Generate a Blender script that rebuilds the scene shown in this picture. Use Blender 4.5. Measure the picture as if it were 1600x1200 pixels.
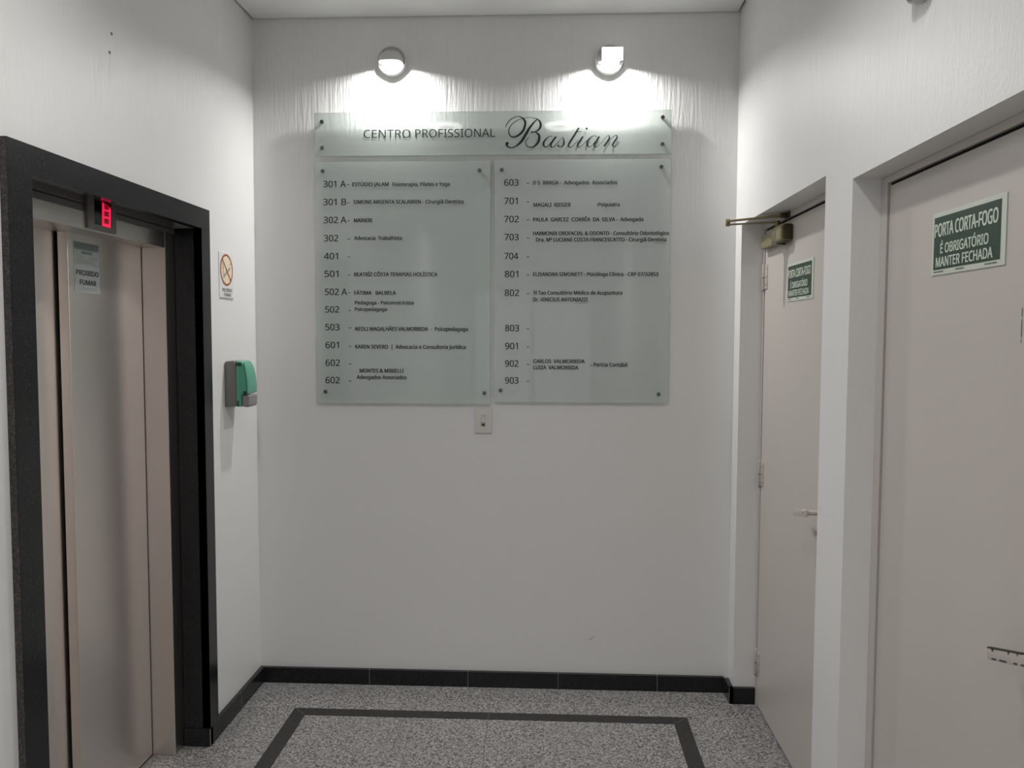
import bpy, bmesh, math, random
from mathutils import Vector, Matrix
random.seed(4)
for o in list(bpy.data.objects): bpy.data.objects.remove(o)
SC = bpy.context.scene
COL = SC.collection
PI = math.pi

# ------------------------------------------------------------------ camera
CX, CY, CZ = 1.3557, -3.7297, 1.6320
YAW, PITCH, ROLL = 0.04624, -0.05864, 0.00326
cam_d = bpy.data.cameras.new('camera')
cam_d.sensor_fit = 'HORIZONTAL'; cam_d.sensor_width = 36.0
cam_d.lens = 1280.24 / 1600 * 36.0
cam_d.clip_start = 0.05
cam = bpy.data.objects.new('camera', cam_d); COL.objects.link(cam)
cam.location = (CX, CY, CZ)
_f = Vector((-math.sin(YAW)*math.cos(PITCH), math.cos(YAW)*math.cos(PITCH), math.sin(PITCH)))
_r = Vector((math.cos(YAW), math.sin(YAW), 0)); _u = _r.cross(_f)
_r2 = math.cos(ROLL)*_r + math.sin(ROLL)*_u; _u2 = -math.sin(ROLL)*_r + math.cos(ROLL)*_u
cam.rotation_euler = Matrix((_r2, _u2, -_f)).transposed().to_euler()
SC.camera = cam

# ------------------------------------------------------------------ world, daylight, room lights, fill, exposure
wd = bpy.data.worlds.new('overcast_street'); SC.world = wd; wd.use_nodes = True
wd.node_tree.nodes['Background'].inputs[0].default_value = (0.80, 0.88, 1.0, 1)
wd.node_tree.nodes['Background'].inputs[1].default_value = 0.15
vs = SC.view_settings
SC.display_settings.display_device = 'sRGB'
vs.view_transform = 'Standard'; vs.look = 'None'; vs.gamma = 1.0; vs.use_curve_mapping = False
vs.exposure = 0.0

def area_light(name, loc, direction, sx, sy, watts, colour, spread=PI):
    l = bpy.data.lights.new(name, 'AREA'); l.shape = 'RECTANGLE'; l.size = sx; l.size_y = sy
    l.energy = watts; l.color = colour; l.spread = spread
    o = bpy.data.objects.new(name, l); COL.objects.link(o); o.location = loc
    o.rotation_euler = Vector(direction).to_track_quat('-Z', 'Y').to_euler()
    return o
# daylight falling in through the glazed street entrance behind the camera
area_light('daylight', (1.1, -8.35, 1.25), (0, 1, 0.05), 1.7, 2.2, 6, (0.90, 0.95, 1.0))
# two recessed ceiling downlights over the hall, just behind the top edge of the view, plus an unseen further pair added as fill
for _k, (_x, _y, _w) in enumerate(((0.64, -1.94, 5.6), (1.42, -1.94, 5.6), (0.64, -5.2, 21.0), (1.42, -5.2, 21.0))):
    area_light('downlight_and_fill_beam' + ('.%03d' % _k if _k else ''), (_x, _y, 3.048), (0, 0, -1), 0.09, 0.09, _w, (1.0, 0.985, 0.975), math.radians(140))

# ------------------------------------------------------------------ helpers
def box(bm, x0, x1, y0, y1, z0, z1, bev=0.0, seg=2):
    x0, x1 = min(x0, x1), max(x0, x1); y0, y1 = min(y0, y1), max(y0, y1); z0, z1 = min(z0, z1), max(z0, z1)
    t = bmesh.new()
    m = Matrix.Translation(((x0+x1)/2, (y0+y1)/2, (z0+z1)/2)) @ Matrix.Diagonal((x1-x0, y1-y0, z1-z0, 1))
    bmesh.ops.create_cube(t, size=1.0, matrix=m)
    if bev > 0:
        bmesh.ops.bevel(t, geom=t.edges[:], offset=bev, segments=seg, profile=0.6, affect='EDGES')
    merge(bm, t); return bm
def merge(bm, t):
    me = bpy.data.meshes.new('tmp'); t.to_mesh(me); t.free(); bm.from_mesh(me); bpy.data.meshes.remove(me)
def cyl(bm, p0, p1, r0, r1=None, seg=24, bev=0.0):
    r1 = r0 if r1 is None else r1
    p0, p1 = Vector(p0), Vector(p1); d = p1 - p0
    t = bmesh.new()
    bmesh.ops.create_cone(t, cap_ends=True, segments=seg, radius1=r0, radius2=r1, depth=d.length)
    if bev > 0:
        es = [e for e in t.edges if len(e.link_faces) == 2 and any(len(f.verts) > 4 for f in e.link_faces)]
        bmesh.ops.bevel(t, geom=es, offset=bev, segments=2, profile=0.5, affect='EDGES')
    q = Vector((0, 0, 1)).rotation_difference(d.normalized()).to_matrix().to_4x4()
    bmesh.ops.transform(t, matrix=Matrix.Translation((p0+p1)/2) @ q, verts=t.verts[:])
    merge(bm, t); return bm
def prism(bm, pts, axis, a0, a1, bev=0.0, seg=2):
    """closed outline pts extruded along axis: axis 'y' takes (x, z) pairs, 'x' takes (y, z), 'z' takes (x, y)"""
    t = bmesh.new()
    def P(p, a):
        return {'y': (p[0], a, p[1]), 'x': (a, p[0], p[1]), 'z': (p[0], p[1], a)}[axis]
    A = [t.verts.new(P(p, a0)) for p in pts]; B = [t.verts.new(P(p, a1)) for p in pts]
    n = len(pts)
    t.faces.new(A); t.faces.new(B[::-1])
    for i in range(n): t.faces.new((A[i], B[i], B[(i+1) % n], A[(i+1) % n]))
    bmesh.ops.recalc_face_normals(t, faces=t.faces[:])
    if bev > 0:
        bmesh.ops.bevel(t, geom=t.edges[:], offset=bev, segments=seg, profile=0.6, affect='EDGES')
    merge(bm, t); return bm
def tube(bm, pts, r, seg=10):
    pts = [Vector(p) for p in pts]; rings = []
    t = bmesh.new()
    for i, p in enumerate(pts):
        d = (pts[min(i+1, len(pts)-1)] - pts[max(i-1, 0)]).normalized()
        a = d.cross(Vector((0, 0, 1)));  a = a.normalized() if a.length > 1e-4 else Vector((1, 0, 0))
        b = d.cross(a)
        rings.append([t.verts.new(p + r*(math.cos(2*PI*k/seg)*a + math.sin(2*PI*k/seg)*b)) for k in range(seg)])
    for i in range(len(rings)-1):
        for k in range(seg):
            t.faces.new((rings[i][k], rings[i][(k+1) % seg], rings[i+1][(k+1) % seg], rings[i+1][k]))
    t.faces.new(rings[0]); t.faces.new(rings[-1][::-1])
    bmesh.ops.recalc_face_normals(t, faces=t.faces[:])
    merge(bm, t); return bm
def obj(name, bm, mats, root=None, smooth=False):
    """links bm (in world coordinates) as one mesh object, as a child of root when there is one"""
    me = bpy.data.meshes.new(name)
    if root is not None:
        org = Vector(root.get('_org', (0, 0, 0)))
        bmesh.ops.translate(bm, verts=bm.verts[:], vec=-org)
    bm.to_mesh(me); bm.free()
    for m in (mats if isinstance(mats, (list, tuple)) else [mats]): me.materials.append(m)
    if smooth:
        me.polygons.foreach_set('use_smooth', [True]*len(me.polygons))
        try: me.set_sharp_from_angle(angle=math.radians(38))
        except Exception: pass
    o = bpy.data.objects.new(name, me); COL.objects.link(o)
    if root is not None:
        o.parent = root; o['_org'] = root['_org']
    return o
def top(o, org):
    """moves a one-mesh thing's origin to org without moving the mesh"""
    o.data.transform(Matrix.Translation(-Vector(org))); o.location = org; o['_org'] = list(org)
    return o
def tag(o, label, cat, group=None):
    o['label'] = label; o['category'] = cat
    if group: o['group'] = group
    return o
def thing(name, loc, label, cat, group=None):
    o = bpy.data.objects.new(name, None); COL.objects.link(o); o.location = loc; o['_org'] = list(loc)
    o.empty_display_size = 0.05
    return tag(o, label, cat, group)
def struct(name, bm, mats, smooth=False):
    o = obj(name, bm, mats, None, smooth); o['kind'] = 'structure'; o['_org'] = [0, 0, 0]; return o
def NB(): return bmesh.new()

_font_cache = {}
try:                                             # a plain sans face out of Blender's own font folder, else its default face
    import os
    _dir = os.path.join(bpy.utils.system_resource('DATAFILES'), 'fonts')
    FACE = bpy.data.fonts.load(os.path.join(_dir, [n for n in sorted(os.listdir(_dir)) if 'Hebrew' in n][0]))
except Exception:
    FACE = None
def text_shapes(s, heavy):
    """outline lettering as (verts, faces, xmin, xmax, cap height) in its own plane"""
    key = (s, heavy)
    if key in _font_cache: return _font_cache[key]
    def raw(t):
        cu = bpy.data.curves.new('lettering', 'FONT'); cu.body = t; cu.resolution_u = 4
        cu.fill_mode = 'BOTH'; cu.size = 4.0
        if FACE: cu.font = FACE
        o = bpy.data.objects.new('lettering', cu); COL.objects.link(o)
        bpy.context.view_layer.update()
        me = bpy.data.meshes.new_from_object(o.evaluated_get(bpy.context.evaluated_depsgraph_get()))
        vs_ = [v.co.copy() for v in me.vertices]; fs = [list(p.vertices) for p in me.polygons]
        bpy.data.objects.remove(o); bpy.data.curves.remove(cu); bpy.data.meshes.remove(me)
        return vs_, fs
    if ('H', heavy) not in _font_cache and s != 'H':
        v, f = raw('H'); _font_cache[('H', heavy)] = (v, f, min(p.x for p in v), max(p.x for p in v), max(p.y for p in v)-min(p.y for p in v))
    cap = _font_cache[('H', heavy)][4] if s != 'H' else None
    v, f = raw(s)
    r = (v, f, min(p.x for p in v), max(p.x for p in v), cap or (max(p.y for p in v)-min(p.y for p in v)))
    _font_cache[key] = r; return r
def lettering(bm, s, a0, a1, base, cap, place, heavy=0.0):
    """lays the words between a0 and a1 along a baseline; place(a, h) gives the 3D point"""
    v, f, x0, x1, c = text_shapes(s, 0)
    o = Vector(place(0, 0)); nrm = (Vector(place(1, 0))-o).cross(Vector(place(0, 1))-o).normalized()
    e = heavy*cap                                 # bold: the same strokes printed again a hair to each side
    kx = (a1-a0-2*e)/(x1-x0); ky = (cap-e)/c
    shifts = [(0, 0)] if heavy == 0 else [(-e, 0), (e, 0), (-e, e), (e, e), (0, e/2)]
    for n, (dx, dh) in enumerate(shifts):
        vv = [bm.verts.new(Vector(place(a0+e+(p.x-x0)*kx+dx, base+p.y*ky+dh)) + nrm*0.000012*n) for p in v]
        for q in f:
            try: bm.faces.new([vv[i] for i in q])
            except ValueError: pass
def quad(bm, place, a0, a1, h0, h1):
    bm.faces.new([bm.verts.new(place(*p)) for p in ((a0, h0), (a1, h0), (a1, h1), (a0, h1))])

# ------------------------------------------------------------------ materials
def mat(name, base=(0.8, 0.8, 0.8), rough=0.5, metal=0.0, spec=0.5, **kw):
    m = bpy.data.materials.new(name); m.use_nodes = True
    b = m.node_tree.nodes['Principled BSDF']
    b.inputs['Base Color'].default_value = (*base, 1); b.inputs['Roughness'].default_value = rough
    b.inputs['Metallic'].default_value = metal; b.inputs['Specular IOR Level'].default_value = spec
    for k, v in kw.items(): b.inputs[k].default_value = v
    return m
def N(m, t, **kw):
    n = m.node_tree.nodes.new(t)
    for k, v in kw.items(): setattr(n, k, v)
    return n
def L(m, a, b): m.node_tree.links.new(a, b)
def bsdf(m): return m.node_tree.nodes['Principled BSDF']
def coords(m, scale):
    tc = N(m, 'ShaderNodeTexCoord'); mp = N(m, 'ShaderNodeMapping'); mp.inputs['Scale'].default_value = scale
    L(m, tc.outputs['Object'], mp.inputs['Vector']); return mp.outputs['Vector'], tc
def ramp(m, fac, stops):
    r = N(m, 'ShaderNodeValToRGB'); e = r.color_ramp.elements
    while len(e) < len(stops): e.new(0.5)
    for k, (p, c) in enumerate(stops): e[k].position = p; e[k].color = (*c, 1)
    L(m, fac, r.inputs['Fac']); return r

def wall_paint(name, base, stroke, stipple, rough=0.42):
    """white semi-gloss paint rolled over plaster combed in vertical strokes above door height, finely stippled below"""
    m = mat(name, base, rough, spec=0.5)
    v1, tc = coords(m, (70, 70, 5.5)); n1 = N(m, 'ShaderNodeTexNoise'); n1.inputs['Scale'].default_value = 1.0
    n1.inputs['Detail'].default_value = 5; n1.inputs['Roughness'].default_value = 0.6; n1.inputs['Distortion'].default_value = 0.5
    L(m, v1, n1.inputs['Vector'])
    v2, _ = coords(m, (110, 110, 80)); n2 = N(m, 'ShaderNodeTexNoise'); n2.inputs['Scale'].default_value = 1.0; n2.inputs['Detail'].default_value = 3
    L(m, v2, n2.inputs['Vector'])
    sx = N(m, 'ShaderNodeSeparateXYZ'); L(m, tc.outputs['Object'], sx.inputs[0])
    v3, _ = coords(m, (1.3, 1.3, 1.3)); n3 = N(m, 'ShaderNodeTexNoise'); n3.inputs['Scale'].default_value = 1.0; L(m, v3, n3.inputs['Vector'])
    zz = N(m, 'ShaderNodeMath', operation='MULTIPLY_ADD'); zz.inputs[1].default_value = 0.5; L(m, n3.outputs['Fac'], zz.inputs[0]); L(m, sx.outputs['Z'], zz.inputs[2])
    mr = N(m, 'ShaderNodeMapRange'); mr.inputs['From Min'].default_value = 2.3; mr.inputs['From Max'].default_value = 2.9
    mr.inputs['To Min'].default_value = 0.03; L(m, zz.outputs[0], mr.inputs['Value'])
    mu = N(m, 'ShaderNodeMath', operation='MULTIPLY'); L(m, n1.outputs['Fac'], mu.inputs[0]); L(m, mr.outputs[0], mu.inputs[1])
    b1 = N(m, 'ShaderNodeBump'); b1.inputs['Distance'].default_value = stroke; b1.inputs['Strength'].default_value = 1.0; L(m, mu.outputs[0], b1.inputs['Height'])
    b2 = N(m, 'ShaderNodeBump'); b2.inputs['Distance'].default_value = stipple; b2.inputs['Strength'].default_value = 1.0; L(m, n2.outputs['Fac'], b2.inputs['Height'])
    L(m, b1.outputs['Normal'], b2.inputs['Normal']); L(m, b2.outputs['Normal'], bsdf(m).inputs['Normal'])
    return m
M_WALL = wall_paint('white_wall_paint', (0.79, 0.785, 0.775), 0.0042, 0.0004)
M_WALL_R = wall_paint('white_wall_paint_coarse', (0.79, 0.785, 0.775), 0.005, 0.0009)
M_CEIL = mat('ceiling_paint', (0.84, 0.835, 0.83), 0.8, spec=0.2)
M_DARK = mat('gap_shade_black', (0.02, 0.02, 0.02), 0.9, spec=0.1)  # near-black colour standing in for the shade inside narrow gaps

def granite(name, stops, scale, rough, stretch=1.0, spec=0.5):
    m = mat(name, (0.3, 0.3, 0.3), rough, spec=spec)
    v, tc = coords(m, (scale, scale*stretch, scale)); n = N(m, 'ShaderNodeTexNoise'); n.inputs['Scale'].default_value = 1.0
    n.inputs['Detail'].default_value = 6; n.inputs['Roughness'].default_value = 0.72; L(m, v, n.inputs['Vector'])
    vo = N(m, 'ShaderNodeTexVoronoi'); vo.inputs['Scale'].default_value = 0.9; L(m, v, vo.inputs['Vector'])
    mx = N(m, 'ShaderNodeMix', data_type='FLOAT'); mx.inputs['Factor'].default_value = 0.32
    sx = N(m, 'ShaderNodeSeparateColor'); L(m, vo.outputs['Color'], sx.inputs[0])
    L(m, n.outputs['Fac'], mx.inputs['A']); L(m, sx.outputs[0], mx.inputs['B'])
    r = ramp(m, mx.outputs['Result'], stops); L(m, r.outputs['Color'], bsdf(m).inputs['Base Color'])
    return m
M_FLOOR = granite('grey_speckled_granite', [(0.25, (0.03, 0.03, 0.031)), (0.40, (0.105, 0.095, 0.093)), (0.5, (0.225, 0.225, 0.22)), (0.66, (0.40, 0.395, 0.385))], 205, 0.30)
M_BLACK = granite('black_granite', [(0.35, (0.010, 0.010, 0.011)), (0.62, (0.016, 0.016, 0.017)), (0.80, (0.038, 0.036, 0.037))], 230, 0.2, 1.0, 0.32)
M_SAWN = granite('sawn_granite_edge', [(0.30, (0.02, 0.018, 0.017)), (0.55, (0.06, 0.053, 0.05)), (0.72, (0.12, 0.11, 0.105))], 260, 0.6)
M_BAND = granite('black_granite_honed', [(0.35, (0.012, 0.011, 0.011)), (0.60, (0.021, 0.020, 0.020)), (0.75, (0.036, 0.035, 0.035))], 160, 0.38)
M_GROUT = mat('pale_grout', (0.20, 0.195, 0.19), 0.7, spec=0.2)
M_DOOR = mat('warm_grey_door_paint', (0.56, 0.525, 0.485), 0.36, spec=0.5)
M_DFRAME = mat('warm_grey_frame_paint', (0.58, 0.54, 0.50), 0.4, spec=0.5)
M_HINGE = mat('painted_hinge', (0.50, 0.46, 0.42), 0.4, spec=0.5)
M_CHIP = mat('chipped_dark_metal', (0.05, 0.042, 0.035), 0.5)

def steel(name, base, rough):
    m = mat(name, base, rough, metal=1.0)
    v, _ = coords(m, (260, 260, 3)); n = N(m, 'ShaderNodeTexNoise'); n.inputs['Scale'].default_value = 1.0; n.inputs['Detail'].default_value = 3; L(m, v, n.inputs['Vector'])
    mr = N(m, 'ShaderNodeMapRange'); mr.inputs['To Min'].default_value = rough-0.05; mr.inputs['To Max'].default_value = rough+0.07
    L(m, n.outputs['Fac'], mr.inputs['Value']); L(m, mr.outputs[0], bsdf(m).inputs['Roughness'])
    tg = N(m, 'ShaderNodeTangent', direction_type='RADIAL', axis='Z'); L(m, tg.outputs[0], bsdf(m).inputs['Tangent'])
    bsdf(m).inputs['Anisotropic'].default_value = 0.75; bsdf(m).inputs['Anisotropic Rotation'].default_value = 0.25
    b = N(m, 'ShaderNodeBump'); b.inputs['Distance'].default_value = 0.00025; b.inputs['Strength'].default_value = 0.4; L(m, n.outputs['Fac'], b.inputs['Height']); L(m, b.outputs['Normal'], bsdf(m).inputs['Normal'])
    return m
M_STEEL = steel('brushed_steel', (0.86, 0.795, 0.75), 0.37)
M_STEEL2 = steel('brushed_steel_frame', (0.64, 0.59, 0.56), 0.34)
M_CHROME = mat('dull_metal', (0.16, 0.16, 0.155), 0.3, metal=1.0)
M_DISP = mat('black_display_glass', (0.006, 0.005, 0.005), 0.15)
M_HOUS_SHADE = mat('grey_housing_and_steel_shade', (0.16, 0.15, 0.145), 0.45, metal=0.5)  # housing grey; on the header strips it stands in for shade
def emit(name, col, s):
    m = mat(name, (0, 0, 0), 0.5); b = bsdf(m); b.inputs['Emission Color'].default_value = (*col, 1); b.inputs['Emission Strength'].default_value = s; return m
M_LED = emit('red_led', (1.0, 0.015, 0.09), 0.85)
M_LEDD = emit('red_led_dim', (1.0, 0.0, 0.02), 0.16)
M_GLOW = emit('lit_lamp_glass', (1.0, 0.98, 0.95), 2.6)
M_PLAST = mat('white_lamp_plastic', (0.62, 0.61, 0.60), 0.35)
M_OPAL = mat('unlit_lamp_glass', (0.6, 0.6, 0.6), 0.2)

def glass(name, tint):
    """float glass: a tinted, faintly hazy see-through layer under a sharp surface reflection"""
    m = bpy.data.materials.new(name); m.use_nodes = True; nt = m.node_tree; nt.nodes.clear()
    out = nt.nodes.new('ShaderNodeOutputMaterial'); tr = nt.nodes.new('ShaderNodeBsdfTransparent'); tr.inputs[0].default_value = (*tint, 1)
    gl = nt.nodes.new('ShaderNodeBsdfGlossy'); gl.inputs['Roughness'].default_value = 0.03; gl.inputs[0].default_value = (1, 1, 1, 1)
    df = nt.nodes.new('ShaderNodeBsdfDiffuse'); df.inputs[0].default_value = (0.82, 0.885, 0.855, 1)
    hz = nt.nodes.new('ShaderNodeMixShader'); hz.inputs[0].default_value = 0.42
    fr = nt.nodes.new('ShaderNodeFresnel'); fr.inputs[0].default_value = 1.42
    mx = nt.nodes.new('ShaderNodeMixShader')
    nt.links.new(tr.outputs[0], hz.inputs[1]); nt.links.new(df.outputs[0], hz.inputs[2])
    nt.links.new(fr.outputs[0], mx.inputs[0]); nt.links.new(hz.outputs[0], mx.inputs[1]); nt.links.new(gl.outputs[0], mx.inputs[2]); nt.links.new(mx.outputs[0], out.inputs[0])
    return m
M_GLASS_G = glass('green_tinted_glass', (0.972, 0.992, 0.982))
M_GLASS_H = glass('pale_green_glass', (0.96, 0.985, 0.972))
M_GLASS_C = glass('pale_grey_green_glass', (0.988, 0.992, 0.990))
M_EDGE = mat('cut_glass_edge', (0.40, 0.52, 0.47), 0.35)
M_INK = mat('black_vinyl', (0.012, 0.018, 0.017), 0.5, spec=0.3)
M_SIGNP = mat('pale_sign_border', (0.60, 0.64, 0.56), 0.45)
M_SIGNG = mat('dark_green_sign', (0.020, 0.052, 0.033), 0.45)
M_SIGNT = mat('pale_sign_lettering', (0.62, 0.68, 0.58), 0.5)
M_PRINT = mat('grey_small_print', (0.16, 0.17, 0.16), 0.6)
M_PAPER = mat('white_sticker', (0.74, 0.74, 0.75), 0.45)
M_STICK = mat('translucent_grey_sticker', (0.36, 0.385, 0.37), 0.45)
M_STICKD = mat('grey_green_print', (0.17, 0.205, 0.19), 0.5)
M_CREAM = mat('cream_disc', (0.80, 0.68, 0.52), 0.5)
M_REDBR = mat('red_brown_ring', (0.36, 0.10, 0.04), 0.5)
M_CIG = mat('grey_cigarette_print', (0.36, 0.33, 0.28), 0.5)
M_GREEN = mat('green_translucent_plastic', (0.10, 0.36, 0.25), 0.18, spec=0.6)
M_GREEND = mat('dark_green_plastic', (0.012, 0.07, 0.045), 0.3)
M_GREYP = mat('grey_plastic', (0.17, 0.16, 0.155), 0.4)
M_GREYL = mat('grey_plastic_lever', (0.26, 0.25, 0.25), 0.4)
M_SWITCH = mat('cream_switch_plastic', (0.70, 0.675, 0.64), 0.4)
M_BRASS = mat('worn_bronze_metal', (0.20, 0.165, 0.085), 0.34, metal=0.6)
M_BRASSL = mat('olive_bronze_paint', (0.255, 0.225, 0.13), 0.42, metal=0.15)
M_BRONZD = mat('dark_bronze', (0.055, 0.043, 0.02), 0.4, metal=0.4)

# ------------------------------------------------------------------ the setting
W = 2.1807; H = 3.055; XD1 = 2.2786; XD2 = 2.262
Y1A, Y1B, Z1 = -0.112, -1.1945, 2.1158           # recess of the far fire door
Y2A, Y2B, Z2 = -1.4178, -2.36, 2.0643            # recess of the near fire door
YE = -8.2                                        # street end of the hall

b = NB(); box(b, -0.34, W+0.3, 0, 0.15, -0.05, 3.2); struct('wall_back', b, M_WALL)
b = NB()                                         # lift opening: y -1.69..-0.585, z to 2.075
box(b, -0.30, 0, -0.585, 0.0, -0.05, 3.2); box(b, -0.30, 0, YE, -1.69, -0.05, 3.2); box(b, -0.30, 0, -1.69, -0.585, 2.075, 3.2)
box(b, -0.34, -0.30, YE, 0.0, -0.05, 3.2)
struct('wall_left', b, M_WALL)
b = NB(); XO = W+0.20
box(b, W, XO, Y1A, 0.0, -0.05, 3.2); box(b, W, XO, Y1B, Y1A, Z1, 3.2)
box(b, W, XO, Y2A, Y1B, -0.05, 3.2); box(b, W, XO, Y2B, Y2A, Z2, 3.2); box(b, W, XO, YE, Y2B, -0.05, 3.2)
box(b, XO-0.03, XO, Y1B, Y1A, -0.05, Z1); box(b, XO-0.03, XO, Y2B, Y2A, -0.05, Z2)
struct('wall_right', b, M_WALL_R)
b = NB()                                         # end wall with the opening of the street entrance
box(b, -0.34, 0.20, YE-0.15, YE, -0.05, 3.2); box(b, 2.0, XO, YE-0.15, YE, -0.05, 3.2); box(b, 0.20, 2.0, YE-0.15, YE, 2.35, 3.2)
struct('wall_front', b, M_WALL)
b = NB()
for x0, x1 in ((0.20, 0.26), (1.07, 1.13), (1.94, 2.0)): box(b, x0, x1, YE-0.10, YE-0.04, 0, 2.35)
box(b, 0.26, 1.94, YE-0.10, YE-0.04, 2.29, 2.35); box(b, 0.26, 1.94, YE-0.10, YE-0.04, 0, 0.08)
struct('door_3', b, M_CHROME)
b = NB(); box(b, -0.34, XO, YE-0.6, 0.1, -0.06, 0.0); struct('floor', b, M_FLOOR)
b = NB(); box(b, 0.011, W-0.011, YE, -0.007, H, H+0.06); struct('ceiling', b, M_CEIL)
M_DOWN = emit('downlight_glass', (1.0, 0.97, 0.93), 9.0)
for x in (0.64, 1.42):
    b = NB(); n = 40; prof = [(0.070, H-0.0005), (0.070, H-0.012), (0.086, H-0.022), (0.106, H-0.010), (0.108, H-0.0005)]
    rings = [[b.verts.new((x+r*math.cos(2*PI*k/n), -1.94+r*math.sin(2*PI*k/n), z)) for r, z in prof] for k in range(n)]
    for k in range(n):
        for i_ in range(len(prof)-1): b.faces.new((rings[k][i_], rings[(k+1) % n][i_], rings[(k+1) % n][i_+1], rings[k][i_+1]))
    obj('downlight', b, M_DOWN, bpy.data.objects['ceiling'])
b = NB(); box(b, -0.34, XO, YE-0.15, 0.15, 3.2, 3.25); box(b, 0.0, W, YE, 0.0, H+0.062, 3.2); struct('ceiling_gap_shade', b, M_DARK)  # shade of the ceiling's edge gap put into a near-black slab

M_SCUFF = mat('grey_scuff', (0.36, 0.35, 0.34), 0.6)
b = NB()
b.faces.new([b.verts.new((x, -0.0005, z)) for x, z in ((1.541, 0.229), (1.546, 0.228), (1.575, 0.2465), (1.574, 0.2475), (1.560, 0.241))])
so = obj('scuff_mark', b, M_SCUFF, bpy.data.objects['wall_back']); so['label'] = 'short slanted grey scuff low on the wall'
# black skirting with pale joints
HB = 0.0725; T = 0.02
def joint(bm, x0, x1, y0, y1, z0, z1): box(bm, x0, x1, y0, y1, z0, z1)
b = NB(); box(b, T, W-T, -T, 0, 0, HB, 0.0015)
o = struct('baseboard_back', b, M_BLACK)
j = NB()
for x in (0.521, 0.983, 1.402, 1.857): box(j, x-0.001, x+0.001, -T-0.0006, -0.002, 0.001, HB+0.0006)
obj('joint', j, M_GROUT, o)
b = NB(); box(b, 0, T, -0.622, 0, 0, HB, 0.0015); box(b, -0.086, T, -0.628, -0.600, 0, HB, 0.0015)
o = struct('baseboard_left', b, M_BLACK)
j = NB()
for y in (-0.30,): box(j, 0.002, T+0.0006, y-0.001, y+0.001, 0.001, HB+0.0006)
box(j, T-0.0015, T+0.0006, -0.6288, -0.6265, 0.001, HB+0.0004)
obj('joint', j, M_GROUT, o)
b = NB(); box(b, W-T, W, Y1A-T, -T, 0, HB, 0.0015); box(b, W-T, XD1-0.004, Y1A-T, Y1A, 0, HB, 0.0015)
o = struct('baseboard_right', b, M_BLACK)
j = NB(); box(j, W-T-0.0006, W-T+0.0012, Y1A-T-0.0006, Y1A-T+0.0012, 0.002, HB+0.0004); obj('joint', j, M_GROUT, o)

# dark band let into the floor, mitred at its corners, and the slab joints
FX0, FX1, FY, FW, FE = 0.2477, 1.9512, -0.2737, 0.0636, -6.5
ZF = 0.0012
def flat(bm, pts, z=ZF):
    prism(bm, pts, 'z', 0.0, z)
b = NB()
flat(b, [(FX0, FY), (FX1, FY), (FX1-FW, FY-FW), (FX0+FW, FY-FW)])
flat(b, [(FX0, FY), (FX0+FW, FY-FW), (FX0+FW, FE), (FX0, FE)])
flat(b, [(FX1, FY), (FX1, FE), (FX1-FW, FE), (FX1-FW, FY-FW)])
o = struct('trim_2', b, M_BAND)
j = NB()
def seam(bm, p, q, w, z0, z1):
    p, q = Vector((*p, 0)), Vector((*q, 0)); n = (q-p).normalized().cross(Vector((0, 0, 1)))*w/2
    prism(bm, [(v.x, v.y) for v in (p+n, q+n, q-n, p-n)], 'z', z0, z1)
seam(j, (FX0+0.002, FY-0.002), (FX0+FW, FY-FW), 0.0016, 0.0008, ZF+0.0002); seam(j, (FX1-0.002, FY-0.002), (FX1-FW, FY-FW), 0.0016, 0.0008, ZF+0.0002)
seam(j, (1.0995, FY), (1.1005, FY-FW), 0.0014, 0.0008, ZF+0.0002)
obj('joint', j, M_GROUT, o)
M_SEAM = mat('floor_joint', (0.12, 0.12, 0.117), 0.6)
b = NB(); seam(b, (1.09, -0.021), (1.0995, FY), 0.0022, 0.0002, 0.0005); seam(b, (1.1005, FY-FW), (1.117, -1.2), 0.0022, 0.0002, 0.0005)
seam(b, (FX1+0.003, FY), (W-T, -0.17), 0.0016, 0.0002, 0.0005); seam(b, (0.74, FY-FW), (0.745, -1.2), 0.0014, 0.0002, 0.0005)
struct('trim_3', b, M_SEAM)

# ------------------------------------------------------------------ fire doors in the right wall
def on_right(x):                                  # words on a plane facing the hall from the right wall: a runs towards the camera
    return lambda a, h: (x, -a, h)
def fire_door(name, xd, ya, yb, ztop, zhead, left_gap, frame_w):
    b = NB(); box(b, xd, xd+0.04, ya-frame_w-left_gap, yb+0.03, 0.007, ztop, 0.0015)
    d = struct(name, b, M_DOOR)
    f = NB()
    xf = xd-0.004
    box(f, xf, xd+0.05, ya-frame_w, ya-0.0005, 0, zhead-0.0005, 0.001); box(f, xf, xd+0.05, yb+0.0005, yb+0.026, 0, zhead-0.0005, 0.001)
    box(f, xf, xd+0.05, yb+0.026, ya-frame_w, ztop+0.009, zhead-0.0005, 0.001)
    obj('door_frame', f, M_DFRAME, d)
    g = NB(); box(g, xd+0.006, xd+0.06, yb+0.01, ya-0.01, 0.0, zhead-0.01); obj('rebate_shade', g, M_DARK, d)  # black filler just behind the leaf face paints the gap's shade
    return d
d1 = fire_door('door_1', XD1, Y1A, Y1B, 2.083, Z1, 0.004, 0.020)
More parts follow.
